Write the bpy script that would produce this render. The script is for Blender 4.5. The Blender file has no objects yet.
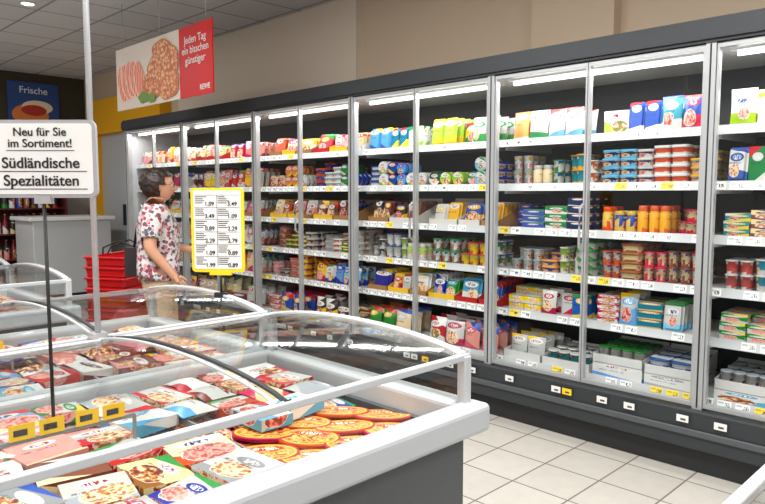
import bpy, bmesh, math, random, colorsys
import numpy as np
from mathutils import Vector, Matrix, noise
random.seed(23)
rnd=random.random
def U(a,b): return a+(b-a)*rnd()
sc=bpy.context.scene
try: sc.view_settings.view_transform='Standard'
except Exception: pass

def C(r,g,b):
    f=lambda c:(c/255/12.92) if c/255<=0.04045 else ((c/255+0.055)/1.055)**2.4
    return (f(r),f(g),f(b),1.0)

# ---------------------------------------------------------------- node helpers
class NB:
    def __init__(s,name):
        s.m=bpy.data.materials.new(name); s.m.use_nodes=True
        s.nt=s.m.node_tree; s.nt.nodes.clear()
        s.out=s.nt.nodes.new('ShaderNodeOutputMaterial')
    def n(s,t): return s.nt.nodes.new(t)
    def put(s,sock,v):
        if isinstance(v,bpy.types.NodeSocket): s.nt.links.new(v,sock)
        elif v is not None: sock.default_value=v
    def M(s,op,a,b=None,c=None):
        n=s.n('ShaderNodeMath'); n.operation=op
        s.put(n.inputs[0],a)
        if b is not None: s.put(n.inputs[1],b)
        if c is not None: s.put(n.inputs[2],c)
        return n.outputs[0]
    def V(s,op,a,b=None):
        n=s.n('ShaderNodeVectorMath'); n.operation=op
        s.put(n.inputs[0],a)
        if b is not None: s.put(n.inputs[1],b)
        return n.outputs[1] if op in('LENGTH','DISTANCE') else n.outputs[0]
    def mix(s,f,a,b):
        n=s.n('ShaderNodeMix'); n.data_type='RGBA'
        s.put(n.inputs[0],f); s.put(n.inputs[6],a); s.put(n.inputs[7],b)
        return n.outputs[2]
    def sep(s,v):
        n=s.n('ShaderNodeSeparateXYZ'); s.put(n.inputs[0],v); return n.outputs
    def comb(s,x,y,z=0.0):
        n=s.n('ShaderNodeCombineXYZ'); s.put(n.inputs[0],x);s.put(n.inputs[1],y);s.put(n.inputs[2],z); return n.outputs[0]
    def btw(s,x,a,b): return s.M('MULTIPLY',s.M('GREATER_THAN',x,a),s.M('LESS_THAN',x,b))
    def noise(s,v,scale,detail=2.0):
        n=s.n('ShaderNodeTexNoise'); s.put(n.inputs['Vector'],v); n.inputs['Scale'].default_value=scale; n.inputs['Detail'].default_value=detail
        return n.outputs[0]
    def ramp(s,f,stops,const=False):
        n=s.n('ShaderNodeValToRGB'); s.put(n.inputs[0],f); cr=n.color_ramp
        if const: cr.interpolation='CONSTANT'
        cr.elements[0].position=stops[0][0]; cr.elements[0].color=stops[0][1]
        cr.elements[1].position=stops[-1][0]; cr.elements[1].color=stops[-1][1]
        for p,c in stops[1:-1]:
            e=cr.elements.new(p); e.color=c
        return n.outputs[0]
    def attr(s,name):
        n=s.n('ShaderNodeAttribute'); n.attribute_name=name; return n.outputs[0]
    def coord(s,k='Object'):
        return s.n('ShaderNodeTexCoord').outputs[k]
    def pbr(s,col,rough=0.5,metal=0.0,spec=0.5,bump=None):
        p=s.n('ShaderNodeBsdfPrincipled')
        s.put(p.inputs['Base Color'],col); s.put(p.inputs['Roughness'],rough); s.put(p.inputs['Metallic'],metal)
        p.inputs['Specular IOR Level'].default_value=spec
        if bump is not None:
            b=s.n('ShaderNodeBump'); b.inputs['Strength'].default_value=bump[1]; b.inputs['Distance'].default_value=bump[2]
            s.put(b.inputs['Height'],bump[0]); s.nt.links.new(b.outputs[0],p.inputs['Normal'])
        s.nt.links.new(p.outputs[0],s.out.inputs[0]); return s.m

def flat(name,col,rough=0.5,metal=0.0,spec=0.5):
    b=NB(name); nz=b.noise(b.coord(),35.0)
    c=b.mix(b.M('MULTIPLY',nz,0.14),col,(col[0]*.75,col[1]*.75,col[2]*.75,1))
    return b.pbr(c,rough,metal,spec)
def emis(name,col,s):
    b=NB(name); e=b.n('ShaderNodeEmission'); e.inputs[0].default_value=col; e.inputs[1].default_value=s
    b.nt.links.new(e.outputs[0],b.out.inputs[0]); return b.m
def glassmat(name,base=0.03,k=0.45,tint=(0.95,0.97,0.96,1),rough=.03):
    b=NB(name); t=b.n('ShaderNodeBsdfTransparent'); t.inputs[0].default_value=tint
    g=b.n('ShaderNodeBsdfGlossy'); g.inputs['Roughness'].default_value=rough
    lw=b.n('ShaderNodeLayerWeight'); lw.inputs[0].default_value=0.5
    f=b.M('ADD',b.M('MULTIPLY',b.M('POWER',lw.outputs['Facing'],4.0),k),base)
    mx=b.n('ShaderNodeMixShader'); b.put(mx.inputs[0],f)
    b.nt.links.new(t.outputs[0],mx.inputs[1]); b.nt.links.new(g.outputs[0],mx.inputs[2])
    b.nt.links.new(mx.outputs[0],b.out.inputs[0]); return b.m
GLASS=glassmat('door_glass',0.035,.45,(.95,.97,.97,1))
LID=glassmat('lid_glass',0.08,0.62,(.89,.92,.91,1),.05)

def printmat(name,foodth=0.3,fscale=7.0,big=0.0):
    b=NB(name); uv=b.n('ShaderNodeUVMap').outputs[0]
    fr=b.sep(b.V('FRACTION',uv)); fl=b.V('FLOOR',uv)
    wn=b.n('ShaderNodeTexWhiteNoise'); wn.noise_dimensions='2D'; b.put(wn.inputs['Vector'],fl)
    wn2=b.n('ShaderNodeTexWhiteNoise'); wn2.noise_dimensions='2D'; b.put(wn2.inputs['Vector'],b.V('ADD',fl,(31.0,17.0,0.0)))
    r=b.sep(wn.outputs[1]); q=b.sep(wn2.outputs[1]); fu,fv=fr[0],fr[1]
    A=b.attr('ca'); B=b.attr('cb')
    ang=b.M('MULTIPLY',b.M('SUBTRACT',r[0],0.5),1.1)
    vv=b.M('ADD',fv,b.M('MULTIPLY',ang,b.M('SUBTRACT',fu,0.5)))
    col=b.mix(b.btw(vv,-1.0,b.M('ADD',0.08,b.M('MULTIPLY',r[1],0.4))),A,B)
    acc=b.ramp(q[0],[(0,C(250,205,30)),(.2,C(225,225,223)),(.4,C(20,75,170)),(.6,C(205,20,30)),(.8,C(40,140,60))],True)
    col=b.mix(b.M('MULTIPLY',b.M('GREATER_THAN',vv,b.M('ADD',.84,b.M('MULTIPLY',q[1],.12))),b.M('GREATER_THAN',q[2],.3)),col,acc)
    dx=b.M('SUBTRACT',fu,b.M('ADD',0.35,b.M('MULTIPLY',r[2],0.3))); dy=b.M('SUBTRACT',fv,0.32)
    d=b.M('SQRT',b.M('ADD',b.M('MULTIPLY',dx,dx),b.M('MULTIPLY',b.M('MULTIPLY',dy,dy),1.7)))
    nz=b.noise(uv,fscale,3.0)
    f1=b.ramp(b.M('ADD',nz,b.M('MULTIPLY',b.M('SUBTRACT',r[0],.5),.3)),[(0.3,C(105,40,30)),(0.40,C(205,120,60)),(0.47,C(242,215,160)),(0.54,C(230,215,190)),(0.60,C(220,85,65)),(0.70,C(80,130,40))])
    f2=b.ramp(b.M('ADD',nz,b.M('MULTIPLY',b.M('SUBTRACT',r[0],.5),.2)),[(0.35,C(150,55,50)),(0.45,C(222,120,108)),(0.55,C(240,185,172)),(0.65,C(200,80,75))])
    food=b.mix(b.M('GREATER_THAN',q[2],.6),f1,f2)
    edge=b.M('ADD',d,b.M('MULTIPLY',nz,0.15)); rad=b.M('ADD',.26+big,b.M('MULTIPLY',q[1],.18))
    on=b.M('GREATER_THAN',r[1],foodth)
    col=b.mix(b.M('MULTIPLY',b.M('LESS_THAN',edge,b.M('ADD',rad,.02)),on),col,C(222,216,204))
    col=b.mix(b.M('MULTIPLY',b.M('LESS_THAN',edge,rad),on),col,food)
    ex=b.M('MULTIPLY',b.M('SUBTRACT',fu,0.5),b.M('ADD',2.2,b.M('MULTIPLY',q[0],1.6))); ey=b.M('MULTIPLY',b.M('SUBTRACT',fv,b.M('ADD',.64,b.M('MULTIPLY',q[1],.18))),1.0/0.12)
    e=b.M('ADD',b.M('MULTIPLY',ex,ex),b.M('MULTIPLY',ey,ey))
    lc=b.mix(b.M('GREATER_THAN',r[2],0.5),B,(0.76,0.76,0.74,1))
    col=b.mix(b.M('LESS_THAN',e,1.0),col,lc)
    tn=b.noise(b.V('MULTIPLY',uv,(26.0,7.0,1.0)),1.0,1.0)
    tx=b.M('MULTIPLY',b.M('LESS_THAN',e,.4),b.M('GREATER_THAN',tn,0.5))
    tc=b.mix(b.M('GREATER_THAN',r[2],0.5),(0.8,0.8,0.78,1),b.mix(b.M('GREATER_THAN',q[2],.5),C(150,20,30),C(25,45,120)))
    col=b.mix(tx,col,tc)
    tx2=b.M('MULTIPLY',b.M('MULTIPLY',b.btw(fv,0.5,0.56),b.btw(fu,0.12,0.7)),b.M('GREATER_THAN',b.noise(b.V('MULTIPLY',uv,(40.0,10.0,1.0)),1.0,1.0),0.5))
    col=b.mix(b.M('MULTIPLY',tx2,0.75),col,C(40,35,60))
    return b.pbr(col,0.32,0.0,0.5)
PRINT=printmat('package_print',.4); FPRINT=printmat('frozen_package_print',.22,8.0,.08)
def plainmat():
    b=NB('package_plain'); return b.pbr(b.attr('ca'),0.35)
PLAIN=plainmat()
def pizzamat():
    b=NB('pizza_print'); uv=b.n('ShaderNodeUVMap').outputs[0]
    fr=b.sep(b.V('FRACTION',uv)); dx=b.M('SUBTRACT',fr[0],.5); dy=b.M('SUBTRACT',fr[1],.5)
    d=b.M('SQRT',b.M('ADD',b.M('MULTIPLY',dx,dx),b.M('MULTIPLY',dy,dy)))
    nz=b.noise(uv,10.0,4.0)
    ch=b.ramp(nz,[(0.36,C(150,45,20)),(0.43,C(210,95,35)),(0.48,C(238,170,60)),(0.54,C(248,215,120)),(0.59,C(205,65,30)),(0.66,C(100,120,45))])
    c=b.mix(b.M('GREATER_THAN',d,0.38),ch,C(205,135,60))
    c=b.mix(b.M('GREATER_THAN',d,0.41),c,C(250,205,50))
    c=b.mix(b.M('GREATER_THAN',d,0.445),c,C(200,20,22))
    e=b.M('ADD',b.M('POWER',b.M('MULTIPLY',dx,3.6),2.0),b.M('POWER',b.M('MULTIPLY',b.M('SUBTRACT',dy,.2),8.5),2.0))
    c=b.mix(b.M('LESS_THAN',e,1.0),c,C(200,20,22))
    tx=b.M('MULTIPLY',b.M('LESS_THAN',e,.5),b.M('GREATER_THAN',b.noise(b.V('MULTIPLY',uv,(26.0,4.0,1.0)),1.0,1.0),0.47))
    c=b.mix(tx,c,C(255,240,200))
    return b.pbr(c,0.35)
PIZZA=pizzamat()
def railmat():
    b=NB('price_rail'); uv=b.n('ShaderNodeUVMap').outputs[0]; s=b.sep(uv)
    t=b.M('DIVIDE',s[0],0.085); f=b.M('FRACT',t); wn=b.n('ShaderNodeTexWhiteNoise'); wn.noise_dimensions='2D'
    b.put(wn.inputs['Vector'],b.comb(b.M('FLOOR',t),b.M('FLOOR',b.M('DIVIDE',s[1],10.0))))
    r=b.sep(wn.outputs[1]); v=b.M('FRACT',s[1])
    tag=b.M('MULTIPLY',b.M('MULTIPLY',b.btw(f,0.1,0.88),b.btw(v,0.1,0.92)),b.M('GREATER_THAN',r[0],0.25))
    tc=b.mix(b.M('GREATER_THAN',r[1],0.88),C(240,240,238),C(250,215,40))
    tx=b.M('MULTIPLY',b.M('MULTIPLY',b.btw(f,0.5,0.82),b.btw(v,0.25,0.7)),b.M('GREATER_THAN',b.noise(b.comb(b.M('MULTIPLY',s[0],300.0),b.M('MULTIPLY',v,3.0)),1.0,1.0),0.5))
    tx3=b.M('MULTIPLY',b.btw(f,0.15,0.45),b.btw(v,0.55,0.75))
    tc=b.mix(b.M('MAXIMUM',tx,b.M('MULTIPLY',tx3,0.5)),tc,C(60,60,66))
    c=b.mix(tag,C(190,193,194),tc)
    return b.pbr(c,0.4)
RAIL=railmat()

SILVER=flat('brushed_aluminium',C(182,185,187),0.35,0.4)
WHITE=flat('white_enamel',C(225,227,226),0.35)
RIMM=flat('freezer_rim_plastic',C(190,194,198),0.35)
LINER=flat('freezer_liner',C(135,139,141),0.6)
LGREY=flat('light_grey_plastic',C(190,194,197),0.35)
CHAR=flat('charcoal_metal',C(52,56,60),0.45,0.2)
DARK=flat('dark_plastic',C(28,30,32),0.5)
INNER=flat('case_liner',C(64,67,70),0.6)
SHELF=flat('shelf_enamel',C(205,206,204),0.4)
BODY=flat('freezer_side_panel',C(84,88,92),0.4,0.2)
YEL=flat('yellow_plastic',C(250,205,20),0.45)
REDP=flat('red_plastic',C(205,22,28),0.4)
PAPER=flat('paper_white',C(234,233,231),0.6)
INK=flat('black_ink',C(18,18,20),0.6)
CHROME=flat('chrome_wire',C(190,192,195),0.2,0.9)

# ---------------------------------------------------------------- mesh builder
class MB:
    def __init__(s): s.v=[];s.f=[];s.uv=[];s.mi=[];s.sm=[];s.ca=[];s.cb=[]
    def add(s,vs,fs,uvs=None,mi=0,sm=False,ca=(1,1,1,1),cb=(1,1,1,1)):
        o=len(s.v); s.v.extend(vs)
        for i,f in enumerate(fs):
            s.f.append([o+k for k in f])
            s.uv.append(uvs[i] if uvs else [(0,0)]*len(f))
            s.mi.append(mi if isinstance(mi,int) else mi[i]); s.sm.append(sm if isinstance(sm,bool) else sm[i])
            if isinstance(ca,list): s.ca.append(ca[i])
            else: s.ca.append(ca)
            s.cb.append(cb)
    def box(s,x0,x1,y0,y1,z0,z1,mi=0):
        vs=[(x0,y0,z0),(x1,y0,z0),(x1,y1,z0),(x0,y1,z0),(x0,y0,z1),(x1,y0,z1),(x1,y1,z1),(x0,y1,z1)]
        fs=[(0,3,2,1),(4,5,6,7),(0,1,5,4),(1,2,6,5),(2,3,7,6),(3,0,4,7)]
        s.add(vs,fs,None,mi)
    def tube(s,pts,r,mi=0,n=6,closed=False):
        P=[Vector(p) for p in pts]; m=len(P); vs=[];fs=[]
        for i,p in enumerate(P):
            a=P[i-1] if (i>0 or closed) else P[i]; c=P[(i+1)%m] if (i<m-1 or closed) else P[i]
            t=(c-a).normalized(); u=t.cross(Vector((0,0,1)))
            if u.length<1e-3: u=t.cross(Vector((0,1,0)))
            u.normalize(); w=t.cross(u)
            for k in range(n):
                q=2*math.pi*k/n; vs.append(tuple(p+u*math.cos(q)*r+w*math.sin(q)*r))
        for i in range(m if closed else m-1):
            j=(i+1)%m
            for k in range(n):
                l=(k+1)%n; fs.append((i*n+k,i*n+l,j*n+l,j*n+k))
        if not closed:
            fs.append(tuple(range(n-1,-1,-1))); fs.append(tuple((m-1)*n+k for k in range(n)))
        s.add(vs,fs,None,mi,True)
    def obj(s,name,mats,parent=None,bevel=0):
        me=bpy.data.meshes.new(name); me.from_pydata(s.v,[],s.f)
        for m in mats: me.materials.append(m)
        me.polygons.foreach_set('material_index',s.mi); me.polygons.foreach_set('use_smooth',s.sm)
        uvl=me.uv_layers.new(name='UVMap')
        uvl.data.foreach_set('uv',np.array([c for f in s.uv for p in f for c in p],dtype=np.float32))
        ln=[len(f) for f in s.f]
        for nm,arr in(('ca',s.ca),('cb',s.cb)):
            a=me.attributes.new(nm,'FLOAT_COLOR','CORNER')
            a.data.foreach_set('color',np.repeat(np.array(arr,dtype=np.float32),ln,axis=0).ravel())
        me.update(); o=bpy.data.objects.new(name,me); sc.collection.objects.link(o)
        if parent: o.parent=parent
        if bevel:
            b=o.modifiers.new('bevel','BEVEL'); b.width=bevel; b.segments=3; b.limit_method='ANGLE'
        return o
def empty(name,loc=(0,0,0)):
    e=bpy.data.objects.new(name,None); e.empty_display_size=.1; e.location=loc; sc.collection.objects.link(e); return e

# ---------------------------------------------------------------- product templates
def t_box(w,d,h,flat_top=False):
    x,y=w/2,d/2
    vs=[(-x,-y,0),(x,-y,0),(x,y,0),(-x,y,0),(-x,-y,h),(x,-y,h),(x,y,h),(-x,y,h)]
    fs=[(4,5,6,7),(0,1,5,4),(1,2,6,5),(2,3,7,6),(3,0,4,7),(0,3,2,1)]
    q=[(.01,.01),(.99,.01),(.99,.99),(.01,.99)]
    strip=[(.02,.02),(.98,.02),(.98,.3),(.02,.3)]
    if flat_top: uv=[q]+[strip]*4+[strip]
    else: uv=[strip,q,q,q,q,strip]
    return vs,fs,uv,[0]*6,[False]*6
def t_lathe(prof,n=12,sx=1.0,sy=1.0,power=2.0,kinds=None,rep=2,top=0):
    vs=[];fs=[];uv=[];kd=[];sm=[];H=prof[-1][1]
    for r,z in prof:
        for k in range(n):
            a=2*math.pi*(k+.5)/n-math.pi/2; c,s_=math.cos(a),math.sin(a)
            e=2.0/power
            vs.append((r*sx*math.copysign(abs(c)**e,c),r*sy*math.copysign(abs(s_)**e,s_),z))
    for i in range(len(prof)-1):
        for k in range(n):
            l=(k+1)%n; fs.append((i*n+k,i*n+l,(i+1)*n+l,(i+1)*n+k))
            u0=(k*rep/n)%1.0; u1=u0+rep/n-.001
            v0=min(.99,max(.01,prof[i][1]/H)); v1=min(.99,max(.01,prof[i+1][1]/H))
            uv.append([(u0,v0),(min(u1,.999),v0),(min(u1,.999),v1),(u0,v1)])
            kd.append(kinds[i] if kinds else 0); sm.append(True)
    t=len(prof)-1; fs.append(tuple(t*n+k for k in range(n)))
    rr=prof[t][0]
    uv.append([(.5+.48*vs[t*n+k][0]/(rr*sx+1e-6),.5+.48*vs[t*n+k][1]/(rr*sy+1e-6)) for k in range(n)]); kd.append(top); sm.append(False)
    return vs,fs,uv,kd,sm
def t_cup(r,h): return t_lathe([(r*.78,0),(r*.97,h*.9),(r*1.06,h*.9),(r*1.08,h*.99),(r*.9,h)],12,kinds=[0,2,2,2],top=2)
def t_tub(w,d,h): return t_lathe([(.9,0),(.98,h*.7),(1.04,h*.7),(1.04,h*.97),(.98,h)],16,w/2,d/2,4.5,kinds=[0,0,2,2],rep=4,top=0)
def t_jar(r,h): return t_lathe([(r*.95,0),(r,h*.08),(r,h*.72),(r*.8,h*.8),(r*.86,h*.82),(r*.86,h*.98),(r*.8,h)],12,kinds=[0,0,1,2,2,2],top=2)
def t_disk(r,d):
    v,f,u,k,s=t_lathe([(r*.97,0),(r,d*.15),(r,d*.85),(r*.95,d)],18,kinds=[1,1,1],top=0)
    v=[(x,-z,y+r) for x,y,z in v]; return v,f,u,k,s
def t_pouch(w,h,b,nx=5,nz=6):
    vs=[];fs=[];uv=[];kd=[];sm=[]
    for s_ in(-1,1):
        o=len(vs)
        for j in range(nz+1):
            for i in range(nx+1):
                u=i/nx;v=j/nz; bl=b*(1-abs(2*u-1)**2.5)*(1-abs(2*v-.9)**3 if abs(2*v-.9)<1 else 0)
                pin=1-.06*math.sin(v*math.pi); vs.append(((u-.5)*w*pin,s_*(max(bl,0)+.001),v*h))
        for j in range(nz):
            for i in range(nx):
                a=o+j*(nx+1)+i; q=(a,a+1,a+nx+2,a+nx+1); U0,U1,V0,V1=i/nx+.005,(i+1)/nx-.005,j/nz+.005,(j+1)/nz-.005
                if s_>0: q=q[::-1]; uv.append([(U0,V1),(U1,V1),(U1,V0),(U0,V0)])
                else: uv.append([(U0,V0),(U1,V0),(U1,V1),(U0,V1)])
                fs.append(q); kd.append(0); sm.append(True)
    return vs,fs,uv,kd,sm
def t_pack(w,h,d=.022):
    c=.18
    def ring(s,y,off=0):
        W,H=w/2*s,h/2*s; k=min(W,H)*c
        return [(x,y,z+h/2+off) for x,z in[(-W+k,-H),(W-k,-H),(W,-H+k),(W,H-k),(W-k,H),(-W+k,H),(-W,H-k),(-W,-H+k)]]
    vs=ring(1,.002)+ring(1,-.002)+ring(.86,-.003,-h*.03)+ring(.78,-d,-h*.03)
    fs=[];uv=[];kd=[];sm=[]
    P=lambda i:(.5+.97*vs[i][0]/w,.015+.97*vs[i][2]/h)
    for a in(0,1,2):
        for k in range(8):
            l=(k+1)%8; f=(a*8+k,a*8+l,a*8+8+l,a*8+8+k); fs.append(f); uv.append([P(i) for i in f]); kd.append(0); sm.append(False)
    f=tuple(24+k for k in range(8)); fs.append(f); uv.append([P(i) for i in f]); kd.append(0); sm.append(False)
    f=tuple(range(7,-1,-1)); fs.append(f); uv.append([P(i) for i in f]); kd.append(1); sm.append(False)
    return vs,fs,uv,kd,sm
seedc=[0]
def place(mb,T,loc,rz=0,rx=0,ca=(1,1,1,1),cb=(1,1,1,1),seed=None,matidx=None):
    vs,fs,uv,kd,sm=T
    if seed is None: seedc[0]+=1; seed=seedc[0]
    M=Matrix.Translation(loc)@Matrix.Rotation(rz,4,'Z')@Matrix.Rotation(rx,4,'X')
    V=[tuple(M@Vector(v)) for v in vs]; sx,sy=seed%97,seed//97
    UV=[[(sx+min(max(a,.002),.998),sy+min(max(b_,.002),.998)) for a,b_ in f] for f in uv]
    cl=[cb if k==2 else ca for k in kd]
    mi=[(0 if k==0 else 1) for k in kd]
    if matidx: mi=[matidx.get(k,m) for k,m in zip(kd,mi)]
    mb.add(V,fs,UV,mi,sm,cl,cb)

# ---------------------------------------------------------------- dimensions
CAM_H=1.40
YD=3.46; YB=4.14; YW=4.32
X0=-1.21; MOD=1.28
ends=[X0+2*MOD-i*MOD for i in range(8)]
XR,XL=ends[0],ends[-1]
CEIL=3.2; XF=-11.0

# ---------------------------------------------------------------- room
def tilemat(name,size,gap,c1,c2,cg,rough,var=0.2,bump=True,off=(0,0)):
    b=NB(name); p=b.sep(b.coord('Object'))
    tx=b.M('DIVIDE',b.M('ADD',p[0],off[0]),size); ty=b.M('DIVIDE',b.M('ADD',p[1],off[1]),size)
    fx=b.M('ABSOLUTE',b.M('SUBTRACT',b.M('FRACT',tx),.5)); fy=b.M('ABSOLUTE',b.M('SUBTRACT',b.M('FRACT',ty),.5))
    g=b.M('GREATER_THAN',b.M('MAXIMUM',fx,fy),.5-gap/size/2)
    wn=b.n('ShaderNodeTexWhiteNoise'); wn.noise_dimensions='2D'; b.put(wn.inputs['Vector'],b.comb(b.M('FLOOR',tx),b.M('FLOOR',ty)))
    c=b.mix(wn.outputs[0],c1,c2); c=b.mix(b.M('MULTIPLY',b.noise(b.coord('Object'),14.0,4.0),var),c,(c1[0]*.6,c1[1]*.6,c1[2]*.58,1))
    c=b.mix(g,c,cg)
    return b.pbr(c,rough,0,0.5,(b.M('SUBTRACT',1.0,g),0.3,0.003) if bump else None)
FLOOR=tilemat('floor_tiles',0.30,0.009,C(198,194,186),C(208,204,196),C(125,120,113),0.22,.32)
CEILM=tilemat('ceiling_tiles',0.6,0.024,C(206,207,210),C(216,216,218),C(145,145,148),0.8,0.1)
def wallm(name,c):
    b=NB(name); nz=b.noise(b.coord(),3.0,4.0); return b.pbr(b.mix(b.M('MULTIPLY',nz,.25),c,(c[0]*.85,c[1]*.84,c[2]*.82,1)),.8,0,.3,(b.noise(b.coord(),120.0),.1,.002))
WBEIGE=wallm('beige_plaster',C(210,190,166)); WLIGHT=wallm('pale_plaster',C(226,213,195)); WOLIVE=wallm('olive_dark_paint',C(66,61,45)); WYEL=wallm('yellow_paint',C(235,172,26)); WGREY=wallm('pale_grey_paint',C(175,174,173))
def single(name,x0,x1,y0,y1,z0,z1,mat,bevel=0):
    m=MB(); m.box(x0,x1,y0,y1,z0,z1); return m.obj(name,[mat],None,bevel)
single('floor',XF,4.0,-5.0,YW+.1,-.1,0,FLOOR)
single('ceiling',XF,4.0,-5.0,YW+.1,CEIL,CEIL+.1,CEILM)
single('wall_back',XF,4.0,YW,YW+.1,0,CEIL,WBEIGE)
single('trim_1',-7.9,-4.6,YW-.06,YW,2.25,CEIL,WLIGHT); single('trim_2',-2.72,-2.1,YW-.1,YW,2.25,CEIL,WBEIGE)
m=MB(); m.box(XF-.1,XF,-5,YW+.1,0,2.35,1); m.box(XF-.1,XF,-5,YW+.1,2.35,CEIL,0); m.obj('wall_left',[WOLIVE,WGREY])
m=MB(); m.box(-10.55,-8.2,YW-.16,YW-.002,2.28,2.78,0); m.box(-10.55,-10.3,YW-.16,YW-.002,0,2.28,0); m.box(-8.4,-8.2,YW-.16,YW-.002,0,2.28,0)
m.box(-10.3,-8.4,YW-.05,YW-.002,0,2.28,1); m.box(-9.36,-9.33,YW-.07,YW-.05,.05,2.25,2); m.box(-9.5,-9.46,YW-.11,YW-.05,.95,1.25,2)
m.obj('door_1',[WYEL,LGREY,CHAR])

# ---------------------------------------------------------------- refrigerated case
case=empty('refrigerated_display_case')
m=MB()
m.box(XL,XR,YB,YB+.06,.1,2.12,0)
m.box(XL-.05,XL,YD-.02,YB+.06,.06,2.2,2); m.box(XR,XR+.05,YD-.02,YB+.06,.06,2.2,2)
m.box(XL-.05,XR+.05,YD-.04,YB+.06,2.12,2.235,1)
m.box(XL-.05,XR+.05,YD-.055,YD-.04,2.135,2.215,1)
m.box(XL,XR,YD+.03,YB,2.10,2.12,3)
m.box(XL-.05,XR+.05,YD+.02,YB+.06,.06,.30,1)
m.obj('carcass',[INNER,CHAR,LGREY,SHELF],case)
m=MB()
m.box(XL-.05,XR+.05,YD-.07,YD+.02,.13,.325,0); m.box(XL-.05,XR+.05,YD-.02,YD+.04,0,.13,1)
m.box(XL-.05,XR+.05,YD-.085,YD-.07,.20,.235,2)
m.obj('base_bumper',[CHAR,DARK,BODY],case,.008)
m=MB()
x=XL+.2
while x<XR:
    n=random.choice([1,1,2])
    for k in range(n):
        c=2 if rnd()<.08 else 0
        m.box(x+k*.07,x+k*.07+.058,YD-.088,YD-.0855,.265,.30,c); m.box(x+k*.07+.02,x+k*.07+.045,YD-.0895,YD-.088,.274,.284,1)
    x+=U(.14,.32)
m.obj('base_price_tags',[PAPER,BODY,YEL],case)
shelfz=[1.735,1.46,1.19,.925,.67]
m=MB()
for i,z in enumerate(shelfz):
    m.box(XL+.01,XR-.01,YD+.12,YB,z-.022,z-.004,0)
    y=YD+.095; L=XR-XL
    vs=[(XL,y,z-.042),(XR,y,z-.042),(XR,y+.012,z+.004),(XL,y+.012,z+.004),(XL,y+.03,z-.042),(XR,y+.03,z-.042),(XR,y+.03,z+.002),(XL,y+.03,z+.002)]
    m.add(vs,[(0,1,2,3)],[[(0,i*10+.0),(L,i*10+.0),(L,i*10+.999),(0,i*10+.999)]],1)
    m.add(vs,[(3,2,6,7),(4,5,1,0),(5,4,7,6)],None,0)
    for e in ends:
        m.box(e-.006,e+.006,YD+.14,YB,z-.06,z-.022,0)
m.box(XL+.01,XR-.01,YD+.06,YB,.30,.36,0)
y=YD+.05
m.add([(XL,y,.335),(XR,y,.335),(XR,y+.01,.375),(XL,y+.01,.375)],[(0,1,2,3)],[[(0,60),(XR-XL,60),(XR-XL,60.999),(0,60.999)]],1)
m.obj('shelves',[SHELF,RAIL],case)
m=MB(); g=MB()
ZB,ZT=.335,2.115
for e in ends:
    m.box(e-.024,e+.024,YD-.03,YD+.03,ZB-.01,ZT+.01,0)
    m.box(e-.004,e+.004,YD-.032,YD-.03,ZB,ZT,2)
for i in range(len(ends)-1):
    a,b=ends[i+1]+.026,ends[i]-.026; mid=(a+b)/2
    for x0,x1,hs in((a,mid-.002,1),(mid+.002,b,-1)):
        t=.011
        m.box(x0,x0+t,YD-.022,YD+.012,ZB,ZT,0); m.box(x1-t,x1,YD-.022,YD+.012,ZB,ZT,0)
        m.box(x0+t,x1-t,YD-.022,YD+.012,ZB,ZB+.022,0); m.box(x0+t,x1-t,YD-.022,YD+.012,ZT-.022,ZT,0)
        g.add([(x0+t,YD-.004,ZB+.022),(x1-t,YD-.004,ZB+.022),(x1-t,YD-.004,ZT-.022),(x0+t,YD-.004,ZT-.022)],[(0,1,2,3)])
        if hs==1:
            hx=x1-.012
            m.tube([(hx,YD-.02,1.08),(hx,YD-.05,1.10),(hx,YD-.053,1.2),(hx,YD-.05,1.32),(hx,YD-.02,1.34)],.008,0,8)
m.obj('door_frames',[SILVER,CHAR,DARK],case,.003)
g.obj('door_glass_panes',[GLASS],case)
LAMP=emis('lamp_tube',(1,.98,.95,1),5.0)
m=MB()
for i in range(len(ends)-1):
    a,b=ends[i+1]+.08,ends[i]-.08
    m.tube([(a,YD+.10,2.075),(b,YD+.10,2.075)],.011,0,8); m.box(a-.03,b+.03,YD+.075,YD+.125,2.09,2.10,1)
m.obj('lamp_tubes',[LAMP,WHITE],case)

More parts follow.
